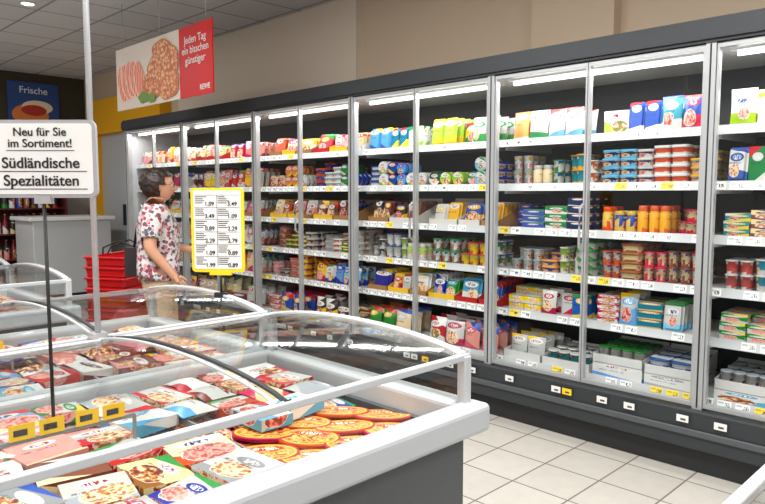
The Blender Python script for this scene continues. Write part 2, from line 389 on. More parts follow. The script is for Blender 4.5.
# ---------------------------------------------------------------- products
R_=C(200,18,26);W_=C(216,216,213);B_=C(14,58,160);G_=C(25,135,45);Y_=C(242,192,22);O_=C(232,115,20);P_=C(228,138,138);BR_=C(135,76,38);CR_=C(228,205,160);LB_=C(105,175,222);DG_=C(10,80,40);PU_=C(88,48,135);DR_=C(115,12,24);LG_=C(145,192,50);TQ_=C(10,140,160);GR_=C(160,166,172);NV_=C(14,28,88);K_=C(32,28,30)
PAL={'ham':[(P_,R_),(W_,R_),(R_,W_),(CR_,R_),(P_,W_),(P_,DR_),(Y_,R_),(W_,DR_),(W_,P_),(CR_,P_),(R_,Y_)],
'mix':[(W_,B_),(Y_,R_),(G_,W_),(B_,Y_),(R_,W_),(O_,W_),(W_,G_),(LB_,B_),(LG_,W_),(CR_,BR_),(NV_,W_),(PU_,W_),(TQ_,Y_),(B_,W_),(G_,Y_)],
'green':[(G_,W_),(LG_,Y_),(W_,G_),(DG_,W_),(Y_,G_),(G_,Y_),(W_,LB_)],
'blue':[(B_,W_),(W_,B_),(LB_,B_),(TQ_,W_),(W_,LG_),(B_,R_),(LB_,W_),(NV_,LB_),(G_,W_),(B_,Y_)],
'cream':[(W_,CR_),(CR_,W_),(W_,LB_),(CR_,BR_),(W_,GR_),(W_,G_),(W_,B_),(LG_,W_)],
'warm':[(Y_,R_),(O_,Y_),(R_,Y_),(CR_,R_),(Y_,O_),(W_,R_),(Y_,W_),(B_,Y_)],
'brown':[(BR_,CR_),(CR_,BR_),(CR_,R_),(O_,BR_),(CR_,G_),(DR_,CR_),(K_,Y_)],
'red':[(R_,W_),(W_,R_),(DR_,W_),(R_,Y_),(P_,R_),(W_,P_)],
'redcup':[(CR_,DR_),(W_,R_),(CR_,R_),(P_,DR_),(CR_,BR_),(W_,DR_),(CR_,K_)],
'white':[(W_,B_),(W_,LB_),(W_,R_),(W_,GR_),(W_,G_)],
'frozen':[(CR_,BR_),(P_,CR_),(BR_,CR_),(CR_,R_),(W_,LB_),(R_,CR_),(GR_,W_),(O_,CR_),(W_,B_),(DR_,P_),(W_,R_),(LB_,W_),(B_,W_)]}
ALL=PAL['mix']+PAL['cream']+PAL['blue']
CARD_C=C(165,118,72)
groups={}
def gmb(n):
    if n not in groups: groups[n]=MB()
    return groups[n]
def jit(c):
    h,s,v=colorsys.rgb_to_hsv(*c[:3]); h=(h+U(-.025,.025))%1; s=min(1,s*U(.9,1.15)); v=min(.80,v*U(.7,1.1))
    return (*colorsys.hsv_to_rgb(h,s,v),1)
NAMES={'pack':'cold_cut_packs','pouch':'grated_cheese_bags','cup':'yogurt_cups','tub':'spread_tubs','jar':'dip_jars','disk':'round_cheese_packs','box':'boxed_dairy_goods','sbox':'boxed_dairy_goods','tray':'display_tray_packs','big':'bagged_goods','carton':'stacked_cartons','wtray':'display_tray_packs','lay':'flat_cheese_packs'}
ALT={'pack':['pouch','box','pack'],'pouch':['box','pack','sbox'],'cup':['tub','jar','cup'],'tub':['cup','sbox','lay'],'jar':['cup','tub'],'disk':['disk','tub','sbox'],'box':['pouch','sbox','tub'],'lay':['tub','pack'],'big':['big','sbox','carton']}
def openbox(x,w,yy,d,z,lo,h,col):
    cmb=gmb('cardboard_display_trays')
    F=[(0,3,2,1),(4,5,6,7),(0,1,5,4),(1,2,6,5),(2,3,7,6),(3,0,4,7)]
    def cb_(a,b_,c,dd,e,f0,f1):
        cmb.add([(a,c,e),(b_,c,e),(b_,dd,e),(a,dd,e),(a,c,f0),(b_,c,f0),(b_,dd,f1),(a,dd,f1)],F,None,1,False,col,col)
    cb_(x,x+w,yy,yy+.003,z,z+lo,z+lo); cb_(x,x+w,yy+d,yy+d+.003,z,z+h,z+h); cb_(x,x+w,yy,yy+d,z,z+.002,z+.002)
    for sx in(x,x+w-.003): cb_(sx,sx+.003,yy,yy+d,z,z+lo,z+h*.9)
def fill(kind0,x0,x1,z,pal,front=YD+.135):
    x=x0+.008; P=PAL[pal]; guard=0
    while x<x1-.05 and guard<400:
        guard+=1; xs=x
        kind=kind0
        if kind in ALT and rnd()<.33: kind=random.choice(ALT[kind])
        mb=gmb(NAMES[kind])
        ca,cb=random.choice(P) if rnd()<(.93 if pal in('ham','red') else .78) else random.choice(ALL); n=random.choice([1,1,1,2,2])
        if kind in('cup','jar'): n+=random.choice([0,1,1])
        ca,cb=jit(ca),jit(cb)
        seedc[0]+=1; sd=seedc[0]
        if kind=='pack': w,h=U(.085,.125),U(.14,.19); T=t_pack(w,h,U(.015,.03)); rows,dy,st=4,.06,1
        elif kind=='pouch': w,h=U(.09,.135),U(.14,.185); T=t_pouch(w,h,U(.02,.03)); rows,dy,st=3,.08,1
        elif kind=='cup': r=U(.027,.037); w,h=2*r*1.08,U(.065,.09); T=t_cup(r,h); rows,dy,st=3,w+.004,2
        elif kind=='tub': w,d,h=U(.085,.12),.095,U(.038,.053); T=t_tub(w,d,h); rows,dy,st=3,d+.01,random.choice([3,4,4])
        elif kind=='jar': r=U(.028,.035); w,h=2*r,U(.11,.15); T=t_jar(r,h); rows,dy,st=3,w+.004,1
        elif kind=='disk': r=U(.043,.055); w,h=2*r,2*r-.004; T=t_disk(r,.035); rows,dy,st=4,.05,random.choice([1,2]) if r<.05 else 1
        elif kind=='box': w,h,d=U(.08,.14),U(.13,.18),U(.04,.07); T=t_box(w,d,h); rows,dy,st=3,d+.01,1
        elif kind=='sbox': w,h,d=U(.09,.15),U(.038,.05),U(.07,.1); T=t_box(w,d,h); rows,dy,st=3,d+.01,random.choice([3,3,4])
        elif kind=='big': w,h=U(.13,.18),U(.15,.2); T=t_pouch(w,h,U(.035,.05)); rows,dy,st=3,.11,1
        elif kind=='carton': w,h,d=U(.2,.27),U(.06,.1),.2; T=t_box(w,d,h); rows,dy,st=2,.22,random.choice([1,2]); n=1
        elif kind=='lay': w,h,d=U(.12,.16),U(.026,.04),.11; T=t_tub(w,d,h); rows,dy,st=2,.13,random.choice([3,4])
        elif kind=='wtray':
            w=U(.24,.34); d=.36
            if x+w>x1: w=x1-x
            if w<.15: break
            yy=front-.02; zz=z
            if rnd()<.75:
                hh=U(.05,.08); place(gmb('stacked_cartons'),t_box(w-.004,d,hh),(x+w/2,yy+d/2,zz),0,0,W_,jit(random.choice([B_,LB_,GR_,R_])),sd); zz+=hh+.001
            hh=U(.09,.11); openbox(x,w,yy,d,zz,.05,hh,C(208,208,206))
            pk=random.choice(['t','c','p'])
            if pk=='t':
                T=t_tub((w-.02)/2-.004,.1,.04); kk=2
            elif pk=='c': r=(w-.02)/8.2; T=t_cup(r,.085); kk=4
            else: T=t_pouch((w-.02)/2,.14,.022); kk=2
            for q in range(kk):
                for r_ in range(3):
                    for s_ in range(2 if pk=='t' else 1):
                        place(mb,T,(x+.01+(w-.02)*(q+.5)/kk,yy+.065+r_*.11,zz+.004+s_*.04),U(-.05,.05),-.1 if pk=='p' else 0,ca,cb,sd)
            x+=w+.01; continue
        elif kind=='tray':
            w=U(.18,.27); d=.3; h=U(.15,.18)
            if x+w>x1: w=x1-x
            if w<.12: break
            col=random.choice([CARD_C,CARD_C,C(215,212,205),C(240,190,35),C(185,30,32)])
            openbox(x,w,front-.02,d,z,.04,h,col)
            nn=2 if w>.21 else 1
            for q in range(nn):
                c1,c2=(ca,cb) if rnd()<.6 else (jit(random.choice(P)[0]),cb)
                pw=(w-.02)/nn; T=t_pack(pw-.006,U(.13,.165),.02)
                for r_ in range(5): place(mb,T,(x+.01+pw*(q+.5),front+.03+r_*.045,z+.004),U(-.04,.04),-.22,c1,c2,sd+q*7)
            x+=w+.008; continue
        for i in range(n):
            if x+w>x1: break
            s0=0 if rnd()>.05 else 1
            for r_ in range(s0,rows):
                ss=st
                if st>1 and r_==s0 and rnd()<.25: ss=st-1
                for k in range(ss):
                    rx=0
                    if kind in('pack',): rx=-.14
                    if kind in('pouch','big'): rx=U(-.16,-.05)
                    dd=.045 if kind in('tub','cup','jar','box','lay','sbox') else (.1 if kind=='carton' else .02)
                    place(mb,T,(x+w/2+U(-.003,.003),front+dd+r_*dy+U(-.006,.006),z+k*h),U(-.08,.08),rx,ca,cb,sd)
            x+=w+U(.002,.006)
        if x==xs: x+=.015
CFG=[
 [[('box','green'),('box','warm')],[('cup','green'),('tub','mix')],[('tub','cream'),('box','blue')],[('cup','redcup'),('cup','redcup')],[('wtray','white'),('pouch','red')],[('big','white'),('big','blue')]],
 [[('pouch','warm'),('pouch','blue')],[('cup','mix'),('pouch','mix')],[('tub','blue'),('sbox','mix')],[('cup','redcup'),('cup','redcup')],[('box','mix'),('pouch','blue')],[('big','blue'),('wtray','white')]],
 [[('pouch','blue'),('pouch','green')],[('tub','mix'),('cup','cream')],[('jar','warm'),('sbox','mix')],[('cup','redcup'),('cup','cream')],[('pouch','mix'),('box','warm')],[('wtray','white'),('wtray','white')]],
 [[('pouch','green'),('pack','mix')],[('disk','green'),('disk','blue')],[('tray','warm'),('tray','brown')],[('cup','green'),('cup','cream')],[('tray','blue'),('tray','warm')],[('big','red'),('big','mix')]],
 [[('tray','ham'),('tray','warm')],[('disk','blue'),('disk','warm')],[('tray','brown'),('tray','ham')],[('tub','cream'),('tub','mix')],[('pack','mix'),('tub','ham')],[('big','brown'),('big','warm')]],
 [[('pack','ham'),('tray','ham')],[('pack','ham'),('pack','ham')],[('tray','ham'),('tray','brown')],[('pack','ham'),('lay','brown')],[('pack','ham'),('pack','brown')],[('big','red'),('big','brown')]],
 [[('pack','ham'),('pack','ham')],[('pack','red'),('pack','ham')],[('tray','ham'),('pack','brown')],[('pack','warm'),('pack','ham')],[('pack','brown'),('pack','ham')],[('big','red'),('big','brown')]],
]
levels=shelfz+[.362]
for bi,b_ in enumerate(CFG):
    a,b=ends[bi+1]+.03,ends[bi]-.03; mid=(a+b)/2
    for si,(r_,l_) in enumerate(b_):
        z=levels[si]-.003 if si<5 else .362
        fr=YD+.135 if si<5 else YD+.11
        fill(r_[0],mid+.005,b,z,r_[1],fr); fill(l_[0],a,mid-.005,z,l_[1],fr)
for n,mb in groups.items(): mb.obj(n,[PRINT,PLAIN])

# ---------------------------------------------------------------- chest freezers
def chest(name,xf,xn,y0,y1,near_out=True,far_out=True,zr=.9,dividers=(.95,.0,-.95,-1.9),tags=True,fo_=.05):
    E=empty(name); m=MB(); w=xn-xf; xm=(xn+xf)/2
    no=.05 if near_out else 0; fo=fo_ if far_out else 0
    t=.04
    m.box(xn-t,xn-.005,y0,y1-.02,.1,.68,0); m.box(xf+.005,xf+t,y0,y1-.02,.1,.68,0)
    m.box(xf+t,xn-t,y1-.02-t,y1-.02,.1,.68,0); m.box(xf+t,xn-t,y0,y0+t,.1,.68,0)
    m.box(xf+.04,xn-.04,y0+.04,y1-.06,0,.1,2); m.box(xf+t,xn-t,y0+t,y1-.02-t,.40,.44,4)
    yy=y1-.62
    while yy>y0+.2: m.box(xf+t+.012,xn-t-.012,yy-.003,yy+.003,.44,.70,4); yy-=.62
    m.obj('cabinet',[BODY,WHITE,DARK,SILVER,LINER],E)
    m=MB()
    m.box(xn-.035,xn+no,y0-.03,y1+.05,.665,.755,0); m.box(xf-fo,xf+.035,y0-.03,y1+.05,.665,.755,0)
    m.box(xf+.035,xn-.035,y1-.04,y1+.05,.665,.755,0); m.box(xf+.035,xn-.035,y0-.03,y0+.04,.665,.755,0)
    m.obj('rim',[RIMM],E,.022)
    sag=.048; N=18
    def arch(s): return zr+sag*(1-(2*s-1)**2)**.8 if 0<s<1 else zr
    a0,a1=xf+.02,xn-.02
    def ab(m,y,hw,h,mi,dz=0):
        vs=[];fs=[]
        for i in range(N+1):
            s=i/N; x=a0+(a1-a0)*s; z=arch(s)+dz
            vs+=[(x,y-hw,z-h),(x,y+hw,z-h),(x,y+hw,z),(x,y-hw,z)]
        for i in range(N):
            for k in range(4):
                l=(k+1)%4; fs.append((i*4+k,i*4+l,i*4+4+l,i*4+4+k))
        fs+=[(0,1,2,3),(N*4+3,N*4+2,N*4+1,N*4)]
        m.add(vs,fs,None,mi,False)
    m=MB()
    ab(m,y1,.016,.022,0,.006); ab(m,y0,.016,.022,0,.006)
    for d in dividers:
        if y0<d<y1: ab(m,d,.007,.010,1,.006); ab(m,d-.03,.005,.008,0,.006)
    for x in(xn-.02,xf+.02): m.box(x-.011,x+.011,y0-.015,y1+.015,zr-.015,zr+.006,0)
    for x in(xn-.02,xf+.02):
        for y in(y0,y1): m.box(x-.016,x+.016,y-.016,y+.016,.75,zr,0)
    o=m.obj('lid_frame',[LGREY,CHAR],E,.005)
    g=MB()
    vs=[];fs=[]
    for i in range(N+1):
        s=i/N; x=a0+(a1-a0)*s; vs+=[(x,y0,arch(s)),(x,y1,arch(s))]
    for i in range(N): fs.append((2*i,2*i+2,2*i+3,2*i+1))
    g.add(vs,fs,None,0,True)
    for x in(xn-.02,xf+.02): g.add([(x,y0,.75),(x,y1,.75),(x,y1,zr-.02),(x,y0,zr-.02)],[(0,1,2,3)],None,1)
    for y in(y1,y0):
        vs=[];
        for i in range(N+1): s=i/N; x=a0+(a1-a0)*s; vs+=[(x,y,.75),(x,y,arch(s)-.02)]
        g.add(vs,[(2*i,2*i+2,2*i+3,2*i+1) for i in range(N)],None,1)
    g.obj('lid_glass',[LID,GLASS],E)
    m=MB(); m.box(xm-.005,xm+.005,y0+.02,.80 if y1>.9 else y1-.03,.785,.795,3)
    yy=.80
    while yy>y0+.2: m.box(xm-.004,xm+.004,yy-.004,yy+.004,.68,.79,3); yy-=.8
    y=.74
    while y>max(y0,-1.5):
        for k in range(random.choice([1,2,2])):
            yy=y-k*.07
            m.box(xm+.007,xm+.009,yy-.03,yy+.03,.795,.835,0); m.box(xm+.009,xm+.0095,yy-.02,yy+.012,.806,.822,1)
        y-=U(.14,.2)
    m.obj('price_tags',[YEL,CHAR,PAPER,LINER],E)
    return E
F1=(-2.30,-1.25); F2=(-3.37,-2.32); YE=1.63
chest('chest_freezer',F1[0],F1[1],-3.0,YE,True,False)
chest('chest_freezer',F2[0],F2[1],-3.0,YE,False,True)
chest('chest_freezer',-5.1,-4.02,-3.0,1.45,True,False,dividers=(.6,-.4,-1.4))
chest('chest_freezer',-6.2,-5.12,-3.0,1.45,False,True,dividers=(.6,-.4,-1.4))
chest('chest_freezer',-.36,.70,.5,YE,True,True,dividers=(1.05,),fo_=.035)

fb=MB(); fg=MB(); fp=MB()
def pile(x0,x1,y0,y1,zt,pals,pbag=.25,skip=None):
    for lay in range(2):
        y=y1; z=zt-.09+lay*.05
        while y>y0+.08:
            dl=U(.12,.18); x=x1
            while x>x0+.08:
                wl=U(.13,.21)
                if x-wl<x0: wl=x-x0
                cx,cy=x-wl/2,y-dl/2
                if not(skip and skip(cx,cy)) and not(lay==1 and rnd()<.1):
                    ca,cb=random.choice(PAL[random.choice(pals)]); ca,cb=jit(ca),jit(cb)
                    if rnd()<pbag:
                        T=t_pouch(wl*.95,dl*.95,.025); place(fg,T,(cx,cy-dl*.47,z+.03),0,-math.pi/2,ca,cb)
                    else:
                        T=t_box(wl*.94,dl*.94,.035,True); place(fb,T,(cx,cy,z+U(0,.012)),U(-.2,.2)+(math.pi/2 if abs(wl-dl)<.03 and rnd()<.5 else 0),U(-.08,.08),ca,cb)
                x-=wl
            y-=dl
def skip1(x,y): return y>.92 and x>-1.72
def fillbase(x0,x1,y0,y1,z0,z1,pal):
    y=y1
    while y>y0+.1:
        x=x1
        while x>x0+.1:
            ca,cb=random.choice(PAL[pal]); T=t_box(.24,.2,z1-z0,True)
            place(fb,T,(x-.125,y-.105,z0),0,0,ca,cb); x-=.25
        y-=.21
for (a,b),ye in((F1,YE),(F2,YE),((-5.1,-4.02),1.45),((-6.2,-5.12),1.45)):
    fillbase(a+.05,b-.05,-1.6,ye-.08,.44,.61,'frozen')
    pile(a+.05,b-.05,-1.6,ye-.08,.72,['frozen','frozen','frozen','ham','white'],.3,skip1 if a==F1[0] else None)
fillbase(-.30,.64,.58,YE-.1,.44,.61,'blue'); pile(-.30,.64,.6,YE-.1,.72,['blue','white','mix'],.2)
for ix,x in enumerate((-1.39,-1.52,-1.65)):
    for iy in range(4):
        y=1.45-iy*.155+(.07 if ix==1 else 0)
        for k in range(2):
            T=t_lathe([(.98,0),(1,.003),(1,.009),(.985,.012)],28,.098,.066,2.2,kinds=[2,2,2],top=0)
            place(fp,T,(x+U(-.01,.01),y+U(-.01,.01),.645+.024*k),math.radians(40)+U(-.3,.3),U(-.14,.02),jit(Y_),jit(R_),None,{0:2})
fb.obj('frozen_food_boxes',[FPRINT,PLAIN]); fg.obj('frozen_food_bags',[FPRINT,PLAIN]); fp.obj('frozen_pizza_packs',[FPRINT,PLAIN,PIZZA])

# ---------------------------------------------------------------- text helper
def text(body,size,loc,rz,mat,parent,align='CENTER',bold=0.0,name='lettering',sp=1.0):
    cu=bpy.data.curves.new(name,'FONT'); cu.body=body; cu.size=size; cu.align_x=align; cu.align_y='CENTER'; cu.extrude=.0004; cu.offset=bold; cu.space_line=sp
    cu.materials.append(mat); o=bpy.data.objects.new(name,cu); sc.collection.objects.link(o)
    o.location=loc; o.rotation_euler=(math.pi/2,0,rz); o.parent=parent; return o
def rboard(m,w,h,d,r,mi,y=0.0,cz=0.0):
    pts=[]
    for cx,cz_,a0 in((w/2-r,h/2-r,0),(-w/2+r,h/2-r,90),(-w/2+r,-h/2+r,180),(w/2-r,-h/2+r,270)):
        for k in range(6):
            a=math.radians(a0+k*18); pts.append((cx+r*math.cos(a),cz_+r*math.sin(a)))
    n=len(pts); vs=[(x,y-d/2,z+cz) for x,z in pts]+[(x,y+d/2,z+cz) for x,z in pts]
    fs=[tuple(range(n)) [::-1],tuple(range(n,2*n))]+[(k,(k+1)%n,(k+1)%n+n,k+n) for k in range(n)]
    m.add(vs,fs,None,mi)
S=empty('product_sign',(-1.81,.60,0)); S.rotation_euler=(0,0,math.radians(45))
m=MB(); m.tube([(0,0,.79),(0,0,1.42)],.005,0); m.obj('stand',[DARK],S)
GR2=flat('sign_frame_grey',C(165,164,168),.5); GR3=flat('print_grey',C(60,60,62),.6)
m=MB(); rboard(m,.276,.194,.012,.018,0,0,1.487); rboard(m,.258,.176,.004,.010,1,-.006,1.487); m.box(-.02,.02,-.01,.01,1.375,1.395,0); m.obj('board',[GR2,PAPER],S)
text('Neu für Sie',.029,(0,-.0095,1.553),0,INK,S,bold=.0003); text('im Sortiment!',.029,(0,-.0095,1.525),0,INK,S,bold=.0003)
text('Südländische',.038,(0,-.0095,1.476),0,INK,S,bold=.0005); text('Spezialitäten',.038,(0,-.0095,1.432),0,INK,S,bold=.0005)
m=MB(); m.box(-.115,.115,-.0095,-.009,1.455,1.4568,0); m.box(-.115,.115,-.0095,-.009,1.411,1.4128,0); m.box(-.085,.085,-.0095,-.009,1.507,1.5085,0); m.obj('underlines',[INK],S)
S=empty('price_list_sign',(-2.655,1.61,0)); S.rotation_euler=(0,0,math.radians(40))
m=MB(); m.tube([(0.01,0,.945),(0.01,0,1.06)],.006,0); m.box(-.02,.04,-.012,.012,.935,.955,0); m.obj('stand',[DARK],S)
m=MB(); rboard(m,.242,.378,.012,.018,0,0,1.237); rboard(m,.216,.352,.004,.006,1,-.006,1.239); m.box(-.04,.06,-.01,.01,1.035,1.055,0); m.obj('board',[YEL,PAPER],S)
m=MB()
for r_ in range(6):
    for c_ in range(2):
        x0=-.1+c_*.104; z0=1.385-r_*.055
        for q in range(4): m.box(x0,x0+U(.03,.055),-.0092,-.0082,z0-q*.009,z0-q*.009+.0036,0)
        text(random.choice(['2.79','1.99','3.49','2.29','1.09','0.89']),.026,(x0+.066,-.0100,z0-.030),0,INK,S,bold=.0004)
    m.box(-.104,.104,-.0092,-.0082,1.385-r_*.055+.009,1.385-r_*.055+.0105,0)
m.box(-.0009,.0009,-.0092,-.0082,1.075,1.395,0)
m.obj('table_print',[GR3],S)
m=MB(); m.tube([(-2.305,.92,.9),(-2.305,.92,CEIL)],.010,0,12); m.box(-2.33,-2.28,.895,.945,.905,.925,0); m.box(-2.35,-2.26,.875,.965,CEIL-.015,CEIL,0)
m.obj('ceiling_support_pole',[SILVER],None)

# hanging banner
def foodmat():
    b=NB('bread_print'); p=b.coord('Object'); v=b.n('ShaderNodeTexVoronoi'); b.put(v.inputs['Vector'],p); v.inputs['Scale'].default_value=30
    c=b.ramp(b.M('ADD',v.outputs['Distance'],b.M('MULTIPLY',b.noise(p,12.0),.6)),[(0.2,C(250,236,205)),(0.5,C(238,196,135)),(0.75,C(222,140,90)),(1.0,C(185,95,55))]); return b.pbr(c,.5)
def hamm():
    b=NB('ham_print'); w_=b.n('ShaderNodeTexWave'); b.put(w_.inputs['Vector'],b.coord()); w_.inputs['Scale'].default_value=9; w_.inputs['Distortion'].default_value=5
    c=b.ramp(w_.outputs['Fac'],[(0.1,C(222,90,60)),(0.55,C(236,125,95)),(0.95,C(248,195,170))]); return b.pbr(c,.5)
FOOD=foodmat(); HAM=hamm(); BRED=flat('banner_red',C(205,12,20),.5); BW=flat('banner_cream',C(226,214,200),.5)
H=empty('hanging_banner',(0,2.9,0)); bx0,bx1,bz0,bz1,bs=-6.57,-4.80,2.205,2.785,-5.33
m=MB(); m.box(bx0,bs,-.006,.006,bz0,bz1,0); m.box(bs,bx1,-.006,.006,bz0,bz1,1)
for x in(bx0+.15,(bx0+bx1)/2,bx1-.1): m.tube([(x,0,bz1),(x,0,CEIL)],.0025,2)
ey=[-.0070]
def ell(cx,cz,rx,rz,mi,n=28,rot=0,wob=0):
    vs=[]
    for k in range(n):
        a=2*math.pi*k/n; w_=1+wob*math.sin(a*5+cx*40)
        px,pz=rx*w_*math.cos(a),rz*w_*math.sin(a); X=cx+px*math.cos(rot)-pz*math.sin(rot); Z=cz+px*math.sin(rot)+pz*math.cos(rot)
        vs.append((min(max(X,bx0+.004),bs-.004),ey[0],min(max(Z,bz0+.004),bz1-.004)))
    m.add(vs,[tuple(range(n))],None,mi); ey[0]-=.0006
for k in range(5): ell(bx0+.13+k*.09,bz0+.24+.03*math.sin(k*.7),.105,.185,4,rot=.35,wob=.04); ell(bx0+.14+k*.09,bz0+.24+.03*math.sin(k*.7),.094,.172,3,rot=.35,wob=.04)
for cx,cz,rx,rz in((.5,.17,.17,.12),(.2,.15,.19,.12),(.36,.31,.20,.12),(.13,.33,.14,.12),(.3,.46,.16,.07)):
    ell(bs-cx,bz0+cz,rx+.012,rz+.012,8,wob=.05); ell(bs-cx,bz0+cz,rx,rz,5,wob=.05)
ell(bs-.66,bz0+.08,.10,.05,7,wob=.1); ell(bs-.50,bz0+.06,.08,.04,7,wob=.1)
m.obj('board',[BW,BRED,CHROME,HAM,flat('ham_light',C(246,205,185),.5),FOOD,YEL,flat('lettuce_print',C(100,145,45),.5),flat('crust_print',C(205,120,65),.5)],H)
text('Jeden Tag\nein bisschen\ngünstiger',.088,((bs+bx1)/2,-.0085,bz0+.38),0,PAPER,H,bold=.0005,sp=.95); text('REWE',.06,(bx1-.12,-.0085,bz0+.06),0,PAPER,H,bold=.001)

# poster on far wall
P=empty('wall_poster',(XF+.02,3.55,2.7)); P.rotation_euler=(0,0,math.radians(90))
m=MB(); m.box(-.36,.36,-.01,.01,-.36,.36,0)
for k,(cx,cz,rx,rz,mi) in enumerate([(-.05,-.12,.26,.16,1),(.05,.0,.22,.1,2),(0,-.05,.18,.08,3)]):
    n=20; m.add([(cx+rx*math.cos(6.283*i/n),-.011-.001*k,cz+rz*math.sin(6.283*i/n)) for i in range(n)],[tuple(range(n))],None,mi)
m.obj('print',[flat('poster_blue',C(40,75,140),.5),flat('poster_orange',C(225,130,60),.5),flat('poster_cream',C(245,225,190),.5),flat('poster_red',C(190,50,40),.5)],P)
text('Frische',.14,(0,-.013,.24),0,PAPER,P,bold=.001)

m=MB()
sy0,sy1,sx0,sx1=1.6,3.7,-10.75,-10.3
m.box(sx0,sx0+.03,sy0,sy1,0,1.55,0); m.box(sx0,sx1,sy0-.03,sy0,0,1.55,0); m.box(sx0,sx1,sy1,sy1+.03,0,1.55,0)
for z in(.12,.48,.84,1.2,1.52): m.box(sx0+.03,sx1,sy0,sy1,z-.02,z,0)
m.obj('grocery_shelf',[flat('dark_red_panel',C(95,25,28),.5)])
gm=MB()
for z in(.12,.48,.84,1.2):
    y=sy0+.03
    while y<sy1-.12:
        ca,cb=random.choice(PAL[random.choice(['red','brown','mix'])]); r=.04; T=t_lathe([(r,0),(r,.16),(r*.4,.21),(r*.4,.27),(r*.42,.275)],10,kinds=[0,1,1,2],top=2)
        place(gm,T,(sx1-.08,y+.05,z),0,0,DR_ if rnd()<.5 else (.02,.03,.02,1),cb); y+=.095
gm.obj('wine_bottles',[PRINT,PLAIN])
m=MB(); m.box(-9.9,-9.2,2.9,3.9,.08,1.05,0); m.box(-9.95,-9.15,2.85,3.95,1.05,1.1,1); m.box(-9.85,-9.25,2.95,3.85,0,.08,2); m.obj('service_counter',[LGREY,WHITE,DARK],None,.01)

DL=emis('downlight_glow',(1,.97,.9,1),9)
m=MB(); n=20; x,y=-7.0,2.25
m.tube([(x+.065*math.cos(6.283*k/n),y+.065*math.sin(6.283*k/n),CEIL-.006) for k in range(n)],.010,1,6,True)
m.add([(x+.057*math.cos(6.283*k/n),y+.057*math.sin(6.283*k/n),CEIL-.004) for k in range(n)],[tuple(range(n))[::-1]],None,0)
m.obj('ceiling_downlight',[DL,WHITE])

# ---------------------------------------------------------------- stacked red shopping baskets
E=empty('shopping_basket_stack',(-5.45,2.42,0)); E.rotation_euler=(0,0,math.radians(30))
m=MB(); NBK=8
m.box(-.17,.17,-.24,.24,.03,.07,2)
for sx in(-.15,.15):
    for sy in(-.2,.2): m.tube([(sx-.01,sy,.03),(sx+.01,sy,.03)],.03,2,12)
for k in range(NBK):
    z=.08+k*.085
    def rr(s,zz): 
        w,l=.16*s,.23*s; q=[]
        for cx,cy,a0 in((w-.03,l-.03,0),(-w+.03,l-.03,90),(-w+.03,-l+.03,180),(w-.03,-l+.03,270)):
            for j in range(4): a=math.radians(a0+j*30); q.append((cx+.03*math.cos(a),cy+.03*math.sin(a),zz))
        return q
    hgt=.22
    a=rr(1.0,z); b=rr(1.18,z+hgt); n=len(a)
    mid=rr(1.09,z+hgt*.5)
    vs=a+mid+b; fs=[(i,(i+1)%n,(i+1)%n+n,i+n) for i in range(n)]+[(i+n,(i+1)%n+n,(i+1)%n+2*n,i+2*n) for i in range(n)]+[tuple(range(n))]
    m.add(vs,fs,None,0)
    m.tube(rr(1.2,z+hgt),.010,0,6,True)
    for zz in(.06,.11,.16): m.tube(rr(1.0+.18*zz/hgt+.012,z+zz),.004,1 if k%2 else 0,5,True)
zt=.08+(NBK-1)*.085+.22
for s in(-1,1):
    m.tube([(.19,s*.03,zt),(.17,s*.05,zt+.06),(0,s*.07,zt+.12),(-.17,s*.05,zt+.06),(-.19,s*.03,zt)],.007,2,8)
m.obj('baskets',[REDP,flat('red_plastic_dark',C(150,15,20),.4),DARK],E)

# ---------------------------------------------------------------- woman
W=empty('woman',(-4.58,2.28,0)); W.rotation_euler=(0,0,math.radians(-30)); W.scale=(1.05,1.05,1.0)
SKIN=flat('skin',C(205,150,120),.5)
def floral():
    b=NB('floral_blouse'); p=b.coord('Object')
    v=b.n('ShaderNodeTexVoronoi'); b.put(v.inputs['Vector'],p); v.inputs['Scale'].default_value=38
    r=b.sep(v.outputs['Color']); sp=b.M('LESS_THAN',b.M('ADD',v.outputs['Distance'],b.M('MULTIPLY',b.noise(p,60.0),.3)),.72)
    col=b.ramp(r[0],[(0,C(165,65,85)),(.22,C(85,82,95)),(.45,C(198,145,152)),(.6,C(125,135,130)),(.72,C(212,204,204)),(.88,C(130,60,72))],True)
    return b.pbr(b.mix(sp,C(205,200,200),col),.8)
FLO=floral(); TRO=flat('beige_trousers',C(205,178,146),.8); HAIR=flat('dark_hair',C(40,24,20),.5); SHOE=flat('shoes',C(60,45,40),.5)
def skin_mesh(name,V,E,rad,levels=2,root=0):
    me=bpy.data.meshes.new(name); me.from_pydata(V,E,[]); o=bpy.data.objects.new(name,me); sc.collection.objects.link(o)
    o.modifiers.new('s','SKIN')
    for i,r in enumerate(rad):
        d=me.skin_vertices[0].data[i]; d.radius=r if isinstance(r,tuple) else (r,r); d.use_root=(i==root)
    s=o.modifiers.new('u','SUBSURF'); s.levels=levels; s.render_levels=levels
    dg=bpy.context.evaluated_depsgraph_get(); dg.update()
    nm=bpy.data.meshes.new_from_object(o.evaluated_get(dg)); bpy.data.objects.remove(o); nm.name=name; return nm
V=[(0,0,.87),(0,.0,.99),(0,.01,1.12),(0,-.005,1.23),(0,-.02,1.30),(0,.0,1.37),(0,.012,1.42),
 (.145,-.015,1.265),(.21,-.04,1.02),(.215,.10,.84),(-.145,-.015,1.265),(-.21,.0,1.03),(-.15,.2,.98),
 (.085,0,.80),(.09,.015,.45),(.09,-.02,.09),(.10,.11,.035),(-.085,0,.80),(-.095,.05,.46),(-.095,.03,.09),(-.105,.16,.035),
 (.218,.128,.80),(-.145,.245,.985)]
